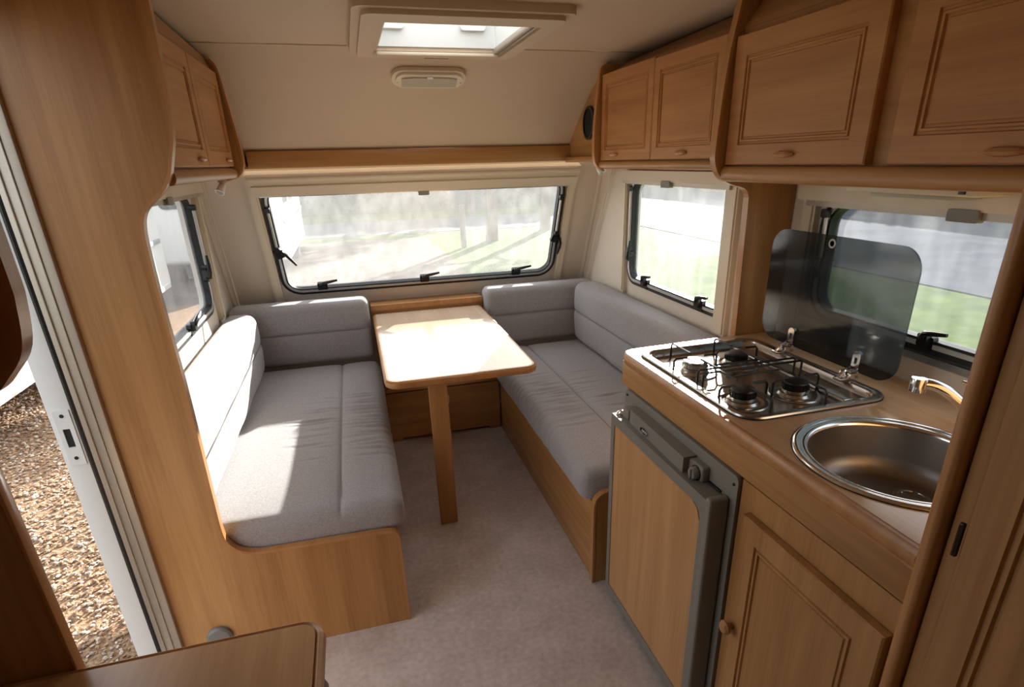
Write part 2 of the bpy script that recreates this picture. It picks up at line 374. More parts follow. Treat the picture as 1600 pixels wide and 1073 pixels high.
# ------------------------------------------------------------ windows
def latch(P, u, v, rot, parent, sc=1.6):
    """swivel catch: foot block, neck and a bent lever; rot turns it in the window plane"""
    c, s_ = math.cos(rot), math.sin(rot)
    Q = lambda a, b, d: P(u+(a*c-b*s_)*sc, v+(a*s_+b*c)*sc, d)
    b1 = MB().slab(Q, rrect(-.016, .016, -.012, .014, .004, 2), [], .0, .016)
    b1.slab(Q, rrect(-.010, .010, -.004, .020, .004, 2), [], .014, .030)
    o = b1.link('latch', BLACKP, parent)
    MB().tube([Q(-.004, .012, .026), Q(.006, .022, .034), Q(.024, .026, .036), Q(.050, .030, .034)], [.006*sc, .0055*sc, .005*sc, .0035*sc], 8).link('latch_lever', BLACKP, o)
def stay(P, u, v0, v1, parent):
    o = MB().tube([P(u, v0, .018), P(u, v1, .018)], .006, 8).link('stay_rod', RAIL, parent)
    k = MB()
    for v in (v0, v1): k.slab(P, rrect(u-.011, u+.011, v-.012, v+.012, .005, 2), [], .0, .030)
    k.link('stay_knob', BLACKP, o)
def window(name, P, R, rad, pane, base):
    w = struct(name, base)
    MB().ring(P, rrect(*R, rad), inset(*R, rad, .015), -.02, .012).link('rubber_seal', BLACK, w)
    MB().ring(P, inset(*R, rad, .015), inset(*R, rad, .026), -.02, .015).link('aluminium_rail', RAIL, w)
    MB().ring(P, inset(*R, rad, .026), inset(*R, rad, .033), -.022, .010).link('inner_gasket', BLACK, w)
    MB().slab(P, inset(*R, rad, .030), [], -.017, -.012).link('pane', pane, w)
    return w
w1 = window('window_1', PF, FW, .10, PANEF, (.35, 3.1, .8))
# front blind frame: two-step cassette across the top, two side channels, bottom part left open
c1 = MB().slab(PF, rrect(-.445, 1.165, .690, .752, .012, 3), [], 0, .045)
c1.slab(PF, rrect(-.425, 1.145, .655, .700, .008, 3), [], 0, .055)
c1.tube([PF(-.43, .735, .045), PF(1.15, .735, .045)], .016, 10)
c1.link('blind_cassette', CREAM, w1)
MB().slab(PF, rrect(-.40, 1.115, .643, .656, .003, 2), [], .004, .04).link('blind_bar', ALU, w1)
tb = MB().slab(PF, rrect(.325, .378, .630, .652, .006, 3), [], .02, .05); tb.link('blind_tab', GREYP, w1)
for u0, u1 in ((-.448, -.405), (1.112, 1.155)):
    ch = MB().slab(PF, rrect(u0, u1, .02, .70, .005, 2), [], 0, .022); ch.slab(PF, rrect(u0+.008, u1-.008, .02, .70, .003, 2), [], .02, .028)
    ch.link('blind_channel', CREAM, w1)
for u in (-.20, .344, .874): latch(PF, u, .118, 0, w1)
latch(PF, -.378, .33, -1.2, w1); latch(PF, 1.083, .325, -1.9, w1)
stay(PF, -.380, .36, .572, w1); stay(PF, 1.085, .36, .572, w1)

w2 = window('window_2', PR(RX), H2, .085, PANE, (1.3, 2.26, .84))
def side_blind(P, w, u0, u1, z0, z1, wn, wf, zlow):
    c = MB().slab(P, rrect(u0, u1, z1-.012, z1+.03, .008, 3), [], 0, .045); c.link('blind_cassette', CREAM, w)
    MB().slab(P, rrect(u0+.03, u1-.03, z1-.028, z1-.010, .003, 2), [], .004, .038).link('blind_bar', ALUB, w)
    for a, b in ((u0, u0+wn), (u1-wf, u1)):
        k = MB().slab(P, rrect(a, b, zlow, z1, .005, 2), [], 0, .020); k.slab(P, rrect(a+.008, b-.008, zlow+.01, z1, .003, 2), [], .018, .026)
        k.link('blind_channel', CREAM, w)
    um = (u0+u1)/2
    MB().slab(P, rrect(um-.035, um+.035, z1-.034, z1-.008, .004, 2), [], .03, .05).link('blind_tab', GREYP, w)
side_blind(PR(RX), w2, 1.79, 2.705, .8, 1.335, .075, .045, .785)
for u in (2.44, 1.975): latch(PR(RX), u, .866, PI, w2) if False else latch(lambda a, b, d: Vector((RX-d, 2*u-a, b)), u, .866, 0, w2)
latch(PR(RX), 2.622, .97, PI/2, w2); stay(PR(RX), 2.622, 1.00, 1.285, w2)
w3 = window('window_3', PR(RX), H3, .085, PANEK, (1.3, .96, .96))
side_blind(PR(RX), w3, .46, 1.475, .9, 1.308, .06, .05, .93)
for u in (1.005,): latch(lambda a, b, d: Vector((RX-d, 2*u-a, b)), u, .99, 0, w3, 1.25)
latch(PR(RX), 1.38, 1.10, PI/2, w3, 1.2); stay(PR(RX), 1.38, 1.13, 1.262, w3)
MB().slab(PR(RX), rrect(.50, 1.42, .945, .962, .004, 2), [], 0, .022).link('aluminium_sill', ALU, w3)
w4 = window('window_4', PL(LX), HL, .085, PANEL, (-.66, 2.4, .82))
side_blind(PL(LX), w4, 1.86, 2.95, .8, 1.338, .05, .045, .765)
latch(PL(LX), 2.41, .85, 0, w4); latch(PL(LX), 2.82, .985, 1.3, w4); stay(PL(LX), 2.825, 1.02, 1.27, w4)
# roof light
sk = struct('window_5', (.36, 2.06, 1.8))
PD = lambda u, v, d: Vector((u, v, ZC-d))
fr = MB().ring(PD, rrect(.062, .655, 1.69, 2.385, .035, 5), rrect(SK[0], SK[1], SK[2], SK[3], .006, 5), -.002, .022)
fr.ring(PD, rrect(.085, .632, 1.712, 2.362, .03, 5), rrect(SK[0]-.012, SK[1]+.012, SK[2]-.012, SK[3]+.012, .01, 5), .02, .034)
fr.link('roof_light_frame', FRAMEM, sk)
sh = MB().ring(PZ(ZC), rrect(SK[0], SK[1], SK[2], SK[3], .006, 5), rrect(SK[0]+.008, SK[1]-.008, SK[2]+.008, SK[3]-.008, .006, 5), -.01, .13)
sh.link('roof_light_shaft', WHITEP, sk)
MB().box(.572, .583, 1.835, 2.29, 1.770, 1.785, .002).box(.558, .570, 1.835, 2.29, 1.772, 1.790, .002).link('blind_rail', ALUB, sk)
MB().box(SK[0], SK[1], 2.285, 2.30, 1.764, 1.774, .003).link('blind_lip', CREAM, sk)
MB().box(.32, .405, 2.352, 2.366, 1.762, 1.768, .002).link('blind_tab', CEILM, sk)
dm = MB().slab(PZ(ZC), rrect(SK[0]-.03, SK[1]+.03, SK[2]-.03, SK[3]+.03, .05, 5), [], .150, .156)
dm.link('dome_pane', DOME, sk)
MB().ring(PZ(ZC), rrect(SK[0]-.04, SK[1]+.04, SK[2]-.04, SK[3]+.04, .05, 5), rrect(SK[0]+.004, SK[1]-.004, SK[2]+.004, SK[3]-.004, .02, 5), .125, .149).link('dome_frame', WHITEP, sk)
MB().tube([(.17, 2.20, 1.93), (.36, 2.20, 1.932), (.555, 2.20, 1.93)], .004, 8).box(.30, .42, 2.19, 2.21, 1.915, 1.935, .004).link('stay_rod', ALU, sk)
MB().slab(PY(2.292), rrect(.165, .25, 1.84, 1.89, .012, 3), [], 0, .02).link('catch_block', WHITEP, sk)
MB().slab(PY(2.292), rrect(.44, .53, 1.84, 1.89, .012, 3), [], 0, .02).link('catch_block', WHITEP, sk)

# ------------------------------------------------------------ entry door frame
dfm = struct('door_1', (-.72, 1.54, 0))
MB().box(-.775, -.722, 1.545, 1.60, -.09, 1.74, .003).link('door_jamb', WHITEP, dfm)
MB().tube([(-.716, 1.548, -.02), (-.716, 1.548, 1.74)], .008, 8).link('rubber_seal', BLACK, dfm)
pr = MB().box(-.710, -.655, 1.540, 1.575, 0, 1.74, .002)
for x in (-.698, -.677): pr.box(x-.0025, x+.0025, 1.5355, 1.542, 0, 1.74, .0015)
pr.link('aluminium_profile', ALUB, dfm)
st = MB().slab(PY(1.545), rrect(-.763, -.727, .735, .885, .003, 2), [rrect(-.753, -.737, .785, .835, .001, 2)], 0, .004).link('striker_plate', WHITEP, dfm)
q = MB().box(-.754, -.736, 1.5445, 1.5455, .784, .836)
for z in (.755, .870): q.lathe([(.005, 0), (.004, .002)], (-.745, 1.541, z), 10, Matrix.Rotation(PI/2, 3, 'X'))
q.link('striker_hole', BLACK, st)
MB().box(-.775, -.722, .80, .848, -.09, 1.74, .003).link('door_jamb', WHITEP, dfm)
MB().box(-.775, -.66, .83, 1.56, -.10, -.005, .004).link('door_sill', ALUB, dfm)

# ------------------------------------------------------------ partitions
ledge_l = [(-.35, 1.80), (-.349, 1.743), (-.351, 1.652), (-.354, 1.555), (-.362, 1.49), (-.376, 1.44), (-.388, 1.405), (-.408, 1.376), (-.445, 1.344), (-.460, 1.322), (-.467, 1.295), (-.470, 1.25), (-.472, 1.113), (-.470, .913), (-.474, .60), (-.475, .464), (-.466, .418), (-.440, .386), (-.40, .371), (-.347, .367), (-.10, .362), (-.02, .358), (.004, .350), (.012, .33)]
path = smoothpath(ledge_l, 4)+[(.0125, .16), (.012, .001)]
pl = thing('partition_panel', (-.3, 1.565, 0), 'tall beech-effect partition beside the entry door, with a curved cut-out above the left bench', 'partition')
MB().slab(PY(1.575), path+[(-.655, .001), (-.655, 1.80)], [], 0, .02).link('panel', WZ, pl)
ribbon(MB(), path, PY(1.575), -.002, .022, .0035).link('edging', EDGE, pl)
edge_r = [(1.048, 1.80), (1.042, 1.772), (1.021, 1.644), (1.012, 1.521), (1.008, 1.43), (1.010, 1.405), (1.018, 1.383), (1.034, 1.363), (1.064, 1.346), (1.104, 1.336), (1.124, 1.325), (1.134, 1.306), (1.136, 1.28), (1.140, 1.1), (1.145, .877), (1.148, .60), (1.148, .48), (1.138, .42), (1.10, .39), (.95, .378), (.76, .374), (.714, .371), (.690, .363), (.673, .345), (.667, .315)]
path = smoothpath(edge_r, 4)+[(.667, .15), (.667, .001)]
prt = thing('partition_panel', (1.2, 1.54, 0), 'beech-effect partition between the kitchen unit and the right bench, rising to the overhead lockers', 'partition')
MB().slab(PY(1.555), path+[(1.298, .001), (1.298, 1.80)], [], 0, .02).link('panel', WZ, prt)
ribbon(MB(), path, PY(1.555), -.002, .023, .004).link('edging', EDGE, prt)

# ------------------------------------------------------------ cushions
def cushion(x0, x1, y0, y1, z0, z1, r, step=.025, fx=(), fy=(), fz=(), disp=None, dy=()):
    def ax(a, b, extra):
        n = max(2, int(round((b-a)/step))); L = list(np.linspace(a, b, n+1))
        L += [a+r*k for k in (.1, .25, .45, .7, 1)]+[b-r*k for k in (.1, .25, .45, .7, 1)]
        for e in extra: L += [e+d for d in (-.012, -.007, -.0035, 0, .0035, .007, .012)]
        L = sorted(L); o = [L[0]]
        for t in L[1:]:
            if t-o[-1] > .0016: o.append(t)
        o[-1] = b; return o
    xs, ys, zs = ax(x0, x1, fx), ax(y0, y1, fy), ax(z0, z1, fz)
    if len(dy): ys = sorted([y for y in ys if not (dy[0]-.002 < y < dy[-1]+.002)]+list(dy))
    idx = {}; V = []; F = []
    def vi(p):
        k = (round(p[0], 5), round(p[1], 5), round(p[2], 5))
        if k not in idx: idx[k] = len(V); V.append(p)
        return idx[k]
    def face(A, B, fn):
        for i in range(len(A)-1):
            for j in range(len(B)-1): F.append((vi(fn(A[i], B[j])), vi(fn(A[i+1], B[j])), vi(fn(A[i+1], B[j+1])), vi(fn(A[i], B[j+1]))))
    for z in (z0, z1): face(xs, ys, lambda a, b: (a, b, z))
    for y in (y0, y1): face(xs, zs, lambda a, b: (a, y, b))
    for x in (x0, x1): face(ys, zs, lambda a, b: (x, a, b))
    P = np.array(V); lo_ = np.array([x0, y0, z0])+r; hi_ = np.array([x1, y1, z1])-r
    core = np.clip(P, lo_, hi_); d = P-core; L = np.linalg.norm(d, axis=1, keepdims=True); L[L < 1e-9] = 1
    N = d/L; on = np.abs(d).max(1) > 1e-9
    Q = np.where(on[:, None], core+N*r, P)
    if disp is not None: Q = Q+disp(Q, N)
    m = MB(); m.v = [tuple(p) for p in Q]; m.f = F; return m
G = lambda t, s: np.exp(-(t/s)**2)
def seat_disp(x0, x1, y0, y1, z1, xs, wy, sgn):
    """crown, stitched groove along y at xs, pulled creases across it, softly bulging edge"""
    rg = np.random.default_rng(int(abs(xs)*1000)); folds = []
    for k in range(17):
        t = -.30+.60*k/16+rg.uniform(-.012, .012); e = math.exp(-(t/.26)**2)
        folds.append((xs+sgn*rg.uniform(.07, .13), wy+t, rg.uniform(.045, .085), rg.uniform(.006, .010), (.0035+.005*e)*rg.uniform(.6, 1.2), rg.uniform(-.12, .12)))
        if k % 3 != 1: folds.append((xs-sgn*rg.uniform(.03, .12), wy+t+.015, rg.uniform(.03, .09), rg.uniform(.006, .010), (.002+.005*e)*rg.uniform(.4, 1.2), rg.uniform(-.12, .12)))
    def f(P, N):
        u = (P[:, 0]-x0)/(x1-x0); v = (P[:, 1]-y0)/(y1-y0)
        top = np.clip((P[:, 2]-(z1-.05))/.05, 0, 1)
        D = np.zeros_like(P)
        crown = .012*np.clip(1-(2*u-1)**4, 0, 1)*np.clip(1-(2*v-1)**6, 0, 1)
        groove = -.006*G(P[:, 0]-xs, .006)-.006*G(P[:, 0]-xs, .03)
        crease = np.zeros(len(P)); side = np.zeros(len(P))
        for xc, yc, hl, w, am, sl in folds:
            q = G(P[:, 0]-xc, hl)*G(P[:, 1]-yc-sl*(P[:, 0]-xc)-1.2*(P[:, 0]-xc)**2, w); crease -= am*q; crease += .5*am*G(P[:, 0]-xc, hl)*G(P[:, 1]-yc-sl*(P[:, 0]-xc)-1.2*(P[:, 0]-xc)**2-2*w, w)
            side += am*G(P[:, 1]-yc, w*1.2)*(abs(xc-xs-sgn*.1) < .06)
        D[:, 2] = top*(crown+groove+crease)
        front = (N[:, 0]*sgn > .3)
        D[:, 0] = sgn*front*(.012*np.clip(1-((P[:, 2]-z1+.06)/.08)**2, 0, 1)-.9*side)
        return D
    return f
def back_disp(axis, sgn, z0, z1, zs):
    def f(P, N):
        D = np.zeros_like(P); v = (P[:, 2]-z0)/(z1-z0); fr_ = np.clip(N[:, axis]*sgn, 0, 1)
        flat = (N[:, axis]*sgn > .5)
        D[:, axis] = sgn*flat*(.010*np.sin(PI*np.clip(v, 0, 1))-.005*G(P[:, 2]-zs, .005)-.004*G(P[:, 2]-zs, .02))
        D[:, axis] += sgn*flat*.002*np.sin(P[:, 1]*17+P[:, 2]*9+P[:, 0]*11)
        return D
    return f
def seat_thing(name, label, cat, grp, mb, base, seam=None):
    t = thing(name, base, label, cat, grp)
    mb.link('cushion_cover', FAB, t, angle=70)
    if seam:
        MB().tube(seam, .0017, 6).link('stitched_seam', FABP, t)
    return t
zt = lambda: None
# left bench
bl = thing('bench_base', (-.3, 2.2, 0), 'beech-effect box base under the left bench seat', 'bench', 'bench bases')
MB().box(-.006, .012, 1.578, 2.90, .001, .330, .001).link('front_panel', WY, bl)
MB().box(-.655, -.008, 1.60, 3.24, .31, .328, .001).link('seat_board', WX, bl)
MB().box(-.655, -.35, 1.60, 3.2, .001, .308, .001).link('locker_box', WY, bl)
mb = cushion(-.648, .030, 1.582, 3.04, .332, .452, .036, fx=(-.15,), dy=np.linspace(1.72, 2.64, 185), disp=seat_disp(-.648, .03, 1.582, 3.04, .452, -.15, 2.22, 1))
seat_thing('seat_cushion', 'long grey seat cushion on the left bench, patch of sun on it', 'cushion', 'bench seat cushions', mb, (-.3, 2.3, .33), [(-.15, y, .452+.012-.011-.001) for y in np.linspace(1.66, 2.98, 12)])
mb = cushion(-.652, -.515, 1.582, 2.985, .462, .772, .045, fz=(.62,), disp=back_disp(0, 1, .462, .772, .62))
seat_thing('back_cushion', 'long grey back cushion below the left window, lit white by the sun', 'cushion', 'back cushions', mb, (-.58, 2.3, .462), [(-.5085, y, .62) for y in np.linspace(1.64, 2.93, 6)])
mb = cushion(-.652, .022, 3.045, 3.185, .455, .775, .036, fz=(.625,), disp=back_disp(1, -1, .455, .775, .625))
seat_thing('back_cushion', 'short grey back cushion under the front window, left of the table', 'cushion', 'back cushions', mb, (-.3, 3.12, .455), [(x, 3.0385, .625) for x in np.linspace(-.6, -.02, 6)])
# right bench
brr = thing('bench_base', (1.0, 2.2, 0), 'beech-effect box base under the right bench seat', 'bench', 'bench bases')
MB().box(.674, .692, 1.557, 2.90, .001, .318, .001).link('front_panel', WY, brr)
MB().box(.694, 1.295, 1.60, 3.24, .30, .316, .001).link('seat_board', WX, brr)
MB().box(1.0, 1.295, 1.60, 3.2, .001, .298, .001).link('locker_box', WY, brr)
mb = cushion(.640, 1.29, 1.560, 3.04, .321, .445, .038, fx=(.865,), dy=np.linspace(1.72, 2.64, 185), disp=seat_disp(.64, 1.29, 1.56, 3.04, .445, .865, 2.2, -1))
seat_thing('seat_cushion', 'long grey seat cushion on the right bench beside the kitchen unit', 'cushion', 'bench seat cushions', mb, (1.0, 2.3, .32), [(.865, y, .445+.012-.011-.001) for y in np.linspace(1.64, 2.98, 12)])
mb = cushion(1.140, 1.292, 1.562, 3.00, .456, .790, .045, fz=(.635,), disp=back_disp(0, -1, .456, .79, .635))
seat_thing('back_cushion', 'long grey back cushion below the right dinette window', 'cushion', 'back cushions', mb, (1.22, 2.3, .456), [(1.1335, y, .635) for y in np.linspace(1.62, 2.95, 6)])
mb = cushion(.648, 1.292, 3.048, 3.185, .45, .772, .036, fz=(.625,), disp=back_disp(1, -1, .45, .772, .625))
seat_thing('back_cushion', 'short grey back cushion under the front window, right of the table', 'cushion', 'back cushions', mb, (1.0, 3.12, .45), [(x, 3.0415, .625) for x in np.linspace(.69, 1.24, 6)])

# ------------------------------------------------------------ front chest, ledge, table
ch = thing('front_chest', (.34, 3.0, 0), 'low beech-effect chest under the table between the two benches', 'chest')
MB().slab(PY(2.94), [(.022, .001), (.11, .001), (.115, .018), (.60, .018), (.605, .001), (.668, .001), (.668, .285), (.022, .285)], [], 0, .018).link('front_panel', WX, ch)
MB().box(.022, .668, 2.945, 3.02, .25, .275).link('batten', WX, ch)
MB().box(.022, .668, 2.915, 3.29, .292, .308, .002).link('lid', WX, ch)
MB().box(.022, .668, 2.96, 3.29, .001, .02).link('bottom_board', WX, ch)
so = thing('socket_outlet', (.352, 2.922, .2), 'small ivory twin socket on the chest panel under the table', 'socket')
sp = MB().slab(PY(2.9215), rrect(.322, .384, .192, .240, .006, 3), [], 0, .012).link('face_plate', SOCK, so)
for x in (.342, .362): MB().lathe([(.007, 0), (.007, .002)], (x, 2.9095, .222), 12, Matrix.Rotation(PI/2, 3, 'X')).link('socket_hole', BLACK, sp)
lg = thing('window_ledge', (.34, 3.2, .66), 'narrow beech ledge below the front window at the far end of the table', 'ledge')
MB().box(.032, .646, 3.135, 3.295, .655, .712, .003).link('ledge_board', WX, lg)
MB().box(.035, .64, 3.15, 3.165, .31, .654).link('support_board', WX, lg)
MB().box(.032, .646, 3.126, 3.146, .690, .722, .005).link('ledge_lip', EDGE, lg)
tb = thing('dining_table', (.335, 2.55, 0), 'rectangular beech table with pale glossy top and one flat leg', 'table')
o2 = rrect(.045, .622, 2.032, 3.122, [.045, .012, .012, .045], 6)
MB().slab(PZ(.645), rrect(.052, .615, 2.039, 3.120, [.04, .01, .01, .04], 6), [], .002, .0305).link('tabletop', PALE, tb)
e = MB(); e.ring(PZ(.645), o2, rrect(.052, .615, 2.039, 3.116, [.04, .01, .01, .04], 6), 0, .030)
e.tube([Vector((u, v, .660)) for u, v in o2], .010, 8, True, ry=.014); e.link('edging', EDGE, tb)
MB().box(.196, .268, 2.062, 2.086, .001, .642, .003).link('leg', WZ, tb)
MB().box(.12, .55, 3.06, 3.118, .60, .643, .003).link('wall_rail', WX, tb)
MB().box(.20, .264, 2.09, 2.13, .56, .643, .003).link('leg_bracket', ALUB, tb)

# ------------------------------------------------------------ doors with bead mouldings, handles
def panel_door(P, u0, u1, v0, v1, mat, parent, th=.018, fr_=.045, handle=None, hmat=None):
    prof = [(0, 0), (0, th-.003), (.003, th), (fr_, th), (fr_+.002, th-.005), (fr_+.006, th-.005), (fr_+.008, th-.001), (fr_+.012, th-.001), (fr_+.014, th-.006), (fr_+.018, th-.006), (fr_+.020, th-.003)]
    V = []; F = []
    for k, d in prof: V += [P(u0+k, v0+k, d), P(u1-k, v0+k, d), P(u1-k, v1-k, d), P(u0+k, v1-k, d)]
    for i in range(len(prof)-1):
        for j in range(4): F.append((4*i+j, 4*i+(j+1) % 4, 4*i+4+(j+1) % 4, 4*i+4+j))
    F.append((3, 2, 1, 0))
    d = MB().add(V, F).link('door', mat, parent, angle=20)
    k = fr_+.020
    MB().slab(P, [(u0+k, v0+k), (u1-k, v0+k), (u1-k, v1-k), (u0+k, v1-k)], [], th-.010, th-.003).link('door_panel', mat, d)
    if handle:
        hu, hv, hw = handle; V = []; F = []; nu, nv = 12, 8
        for i in range(nu+1):
            t = -1+2*i/nu; a = math.sqrt(max(0, 1-t*t))*.9+.02
            for j in range(nv):
                q = 2*PI*j/nv; V.append(P(hu+t*hw, hv+.009*a*math.sin(q), th+.008+.013*a*math.cos(q)-.004))
        for i in range(nu):
            for j in range(nv): F.append((i*nv+j, i*nv+(j+1) % nv, (i+1)*nv+(j+1) % nv, (i+1)*nv+j))
        F += [tuple(range(nv)), tuple(nu*nv+j for j in range(nv))]
        MB().add(V, F).link('handle', EDGE, d)
    return d
def carcass(mk, P, u0, u1, v0, v1, depth, mat, parent, vtop, lean, vend=None):
    vend = vend or vtop
    c = MB().slab(P, [(u0, v0), (u1, v0), (u1, v1), (u0, v1)], [], -.016, 0)          # face frame
    c.slab(P, [(u0, v0), (u1, v0), (u1, v0+.012), (u0, v0+.012)], [], -depth, -.016)   # bottom
    c.link('carcass', mat, parent)
    # fascia leaning back to the ceiling
    V = [P(u0, v1, .004), P(u1, v1, .004), P(u1, vend, -lean), P(u0, vtop, -lean), P(u0, v1, -.014), P(u1, v1, -.014), P(u1, vend, -lean-.018), P(u0, vtop, -lean-.018)]
    MB().add(V, [(0, 1, 2, 3), (7, 6, 5, 4), (0, 4, 5, 1), (1, 5, 6, 2), (2, 6, 7, 3), (3, 7, 4, 0)]).link('fascia', mat, parent)
def pelmet(P, u0, u1, v0, v1, parent, t=.03):
    m = MB().slab(P, [(u0, v0+.008), (u1, v0+.008), (u1, v1), (u0, v1)], [], -.03, t-.012)
    V = []; F = []; k = 8; h = (v1-v0)
    for i in range(k+1):
        a = -PI/2+PI*i/k; vv = (v0+v1)/2+h/2*math.sin(a); d = t-.014+.014*math.cos(a)
        V += [P(u0, vv, d), P(u1, vv, d)]
    for i in range(k): F.append((2*i, 2*i+1, 2*i+3, 2*i+2))
    V += [P(u0, v0, -.03), P(u1, v0, -.03), P(u0, v1, -.03), P(u1, v1, -.03)]; b = 2*(k+1)
    F += [(0, 1, b+1, b), (2*k, b+2, b+3, 2*k+1), (b, b+1, b+3, b+2), tuple(range(0, 2*k+1, 2))+(b+2, b), tuple(range(1, 2*k+2, 2))+(b+3, b+1)]
    m.add(V, F); m.link('pelmet', WY, parent)

ll = thing('overhead_locker', (-.5, 2.0, 1.385), 'two-door beech overhead locker on the left wall above the bench', 'locker')
carcass(0, PL(-.402), 1.578, 2.425, 1.40, 1.725, .255, WY, ll, 1.795, .012, 1.768)
pelmet(PL(-.402), 1.578, 2.425, 1.385, 1.420, ll, .024)
panel_door(PL(-.402), 1.584, 2.003, 1.425, 1.722, DOORW, ll, handle=(1.90, 1.445, .030))
panel_door(PL(-.402), 2.007, 2.420, 1.425, 1.722, DOORW, ll, handle=(2.31, 1.445, .030))
ep = smoothpath([(-.40, 1.762), (-.382, 1.735), (-.372, 1.65), (-.362, 1.55), (-.355, 1.46), (-.360, 1.42), (-.378, 1.393), (-.42, 1.380)], 4)
MB().slab(PY(2.447), ep+[(-.655, 1.380), (-.655, 1.762)], [], 0, .018).link('end_panel', WZ, ll)
ribbon(MB(), ep, PY(2.447), -.002, .021, .004).link('edging', EDGE, ll)

rl = thing('overhead_locker', (1.17, 2.0, 1.385), 'smaller two-door beech overhead locker above the right dinette window', 'locker')
carcass(0, PR(1.048), 1.558, 2.412, 1.395, 1.725, .25, WY, rl, 1.795, .085, 1.772)
pelmet(PR(1.048), 1.558, 2.412, 1.380, 1.408, rl, .024)
panel_door(PR(1.048), 1.562, 1.968, 1.411, 1.722, DOORW, rl, fr_=.038, handle=(1.757, 1.430, .032))
panel_door(PR(1.048), 1.972, 2.408, 1.411, 1.728, DOORW, rl, fr_=.038, handle=(2.268, 1.432, .032))
ep = smoothpath([(1.07, 1.765), (1.032, 1.755), (1.022, 1.70), (1.012, 1.60), (1.006, 1.50), (1.008, 1.43), (1.018, 1.395), (1.04, 1.378)], 4)
MB().slab(PY(2.432), ep+[(1.298, 1.378), (1.298, 1.765)], [], 0, .018).link('end_panel', WZ, rl)
ribbon(MB(), ep, PY(2.432), -.002, .021, .004).link('edging', EDGE, rl)

bk = thing('overhead_locker', (1.17, 1.0, 1.35), 'large overhead locker above the kitchen, with two wide beech doors', 'locker')
carcass(0, PR(1.058), .503, 1.532, 1.375, 1.725, .24, WY, bk, 1.798, .05)
pelmet(PR(1.058), .503, 1.532, 1.350, 1.390, bk, .030)
panel_door(PR(1.058), 1.040, 1.530, 1.394, 1.708, DOORW, bk, .022, .05, handle=(1.285, 1.418, .036))
panel_door(PR(1.058), .52, .985, 1.394, 1.700, DOORW, bk, .022, .05, handle=(.755, 1.414, .036))

# front shelf fascia and corner speaker panels
fs = thing('front_shelf', (.33, 2.88, 1.41), 'long beech shelf rail across the front above the window', 'shelf')
MB().box(-.40, 1.075, 2.848, 2.868, 1.413, 1.483, .006).link('front_rail', WX, fs)
MB().box(-.655, 1.295, 2.87, 2.945, 1.413, 1.425, .002).link('shelf_board', WX, fs)
spp = thing('corner_panel', (1.06, 2.65, 1.42), 'curved beech corner panel at the front right, between locker and shelf', 'panel')
prof = [(y, z-.003) for y, z in cp if 2.434 < y < 2.925]
MB().slab(PR(1.078), [(2.434, 1.42), (2.915, 1.42)]+prof[::-1][:]+[(2.434, 1.772)], [], 0, .018).link('panel', WY, spp)
MB().box(1.03, 1.06, 2.434, 2.846, 1.405, 1.430, .006).link('lower_rail', WY, spp)
spk = thing('loudspeaker', (1.06, 2.6, 1.56), 'black oval loudspeaker set in the front right corner panel', 'loudspeaker')
ov = [(2.60+.062*math.cos(2*PI*i/28), 1.565+.068*math.sin(2*PI*i/28)) for i in range(28)]
ov2 = [(2.60+.052*math.cos(2*PI*i/28), 1.565+.058*math.sin(2*PI*i/28)) for i in range(28)]
MB().ring(PR(1.060), ov, ov2, 0, .012).link('surround', BLACKP, spk)
MB().slab(PR(1.060), ov2, [], 0, .007).link('grille', SPEAK, spk)
sp2 = thing('corner_panel', (-.41, 2.65, 1.42), 'curved dark-sided corner panel at the front left, behind the left locker', 'panel')
MB().slab(PL(-.425), [(2.45, 1.42), (2.915, 1.42)]+[p for p in prof if p[0] > 2.45][::-1]+[(2.45, 1.764)], [], 0, .018).link('panel', WY, sp2)

# ------------------------------------------------------------ lamps
cl = thing('ceiling_lamp', (.352, 2.50, 1.74), 'cream ceiling lamp with grey lens in front of the roof light', 'lamp')
ca = math.atan2(1.741-1.684, .11)
def PLm(u, v, d):     # plane of the curved ceiling at the lamp
    return Vector((.352+u, 2.515+v*math.cos(ca)-d*math.sin(ca), 1.732-v*math.sin(ca)-d*math.cos(ca)))
h = MB().slab(PLm, rrect(-.142, .142, -.050, .050, .045, 6), [], 0, .016); h.slab(PLm, rrect(-.128, .128, -.040, .040, .035, 6), [], .015, .026)
h.link('housing', CREAM, cl)
MB().slab(PLm, [(-.105, .028), (-.105, -.020), (-.07, -.026), (.07, -.026), (.105, -.020), (.105, .028)], [], .024, .031).link('lens', GREYD, cl)
MB().slab(PLm, rrect(-.011, .011, -.034, -.024, .004, 3), [], .025, .032).link('switch', WHITEP, cl)
for u in (-.122, .122): MB().lathe([(.004, 0), (.003, .003)], PLm(u, .008, .027), 10).link('screw', ALUB, cl)
kl = thing('strip_lamp', (1.19, 1.04, 1.35), 'cream strip lamp with grey lens under the kitchen locker', 'lamp')
MB().box(1.165, 1.295, .88, 1.21, 1.331, 1.362, .006).link('housing', CREAM, kl)
MB().box(1.175, 1.255, .935, 1.145, 1.322, 1.333, .004).link('lens', GREYD, kl)
MB().box(1.160, 1.170, .905, .918, 1.336, 1.346, .001).link('switch', BLACKP, kl)
def spot(x, y, z, s, label):
    t = thing('reading_spotlight', (x, y, z), label, 'lamp', 'reading spotlights')
    MB().lathe([(.016, 0), (.016, -.006), (.008, -.010), (.006, -.02)], (x, y, z), 14).link('bracket', ALUB, t)
    R = Euler((math.radians(-35), math.radians(25*s), 0)).to_matrix()
    MB().lathe([(.008, .0), (.011, -.005), (.014, -.030), (.016, -.038), (.013, -.038), (.009, -.02)], Vector((x, y, z-.012)), 16, R).link('lamp_head', WHITEP, t)
spot(1.045, 2.47, 1.400, -1, 'small white reading spotlight under the right corner panel')
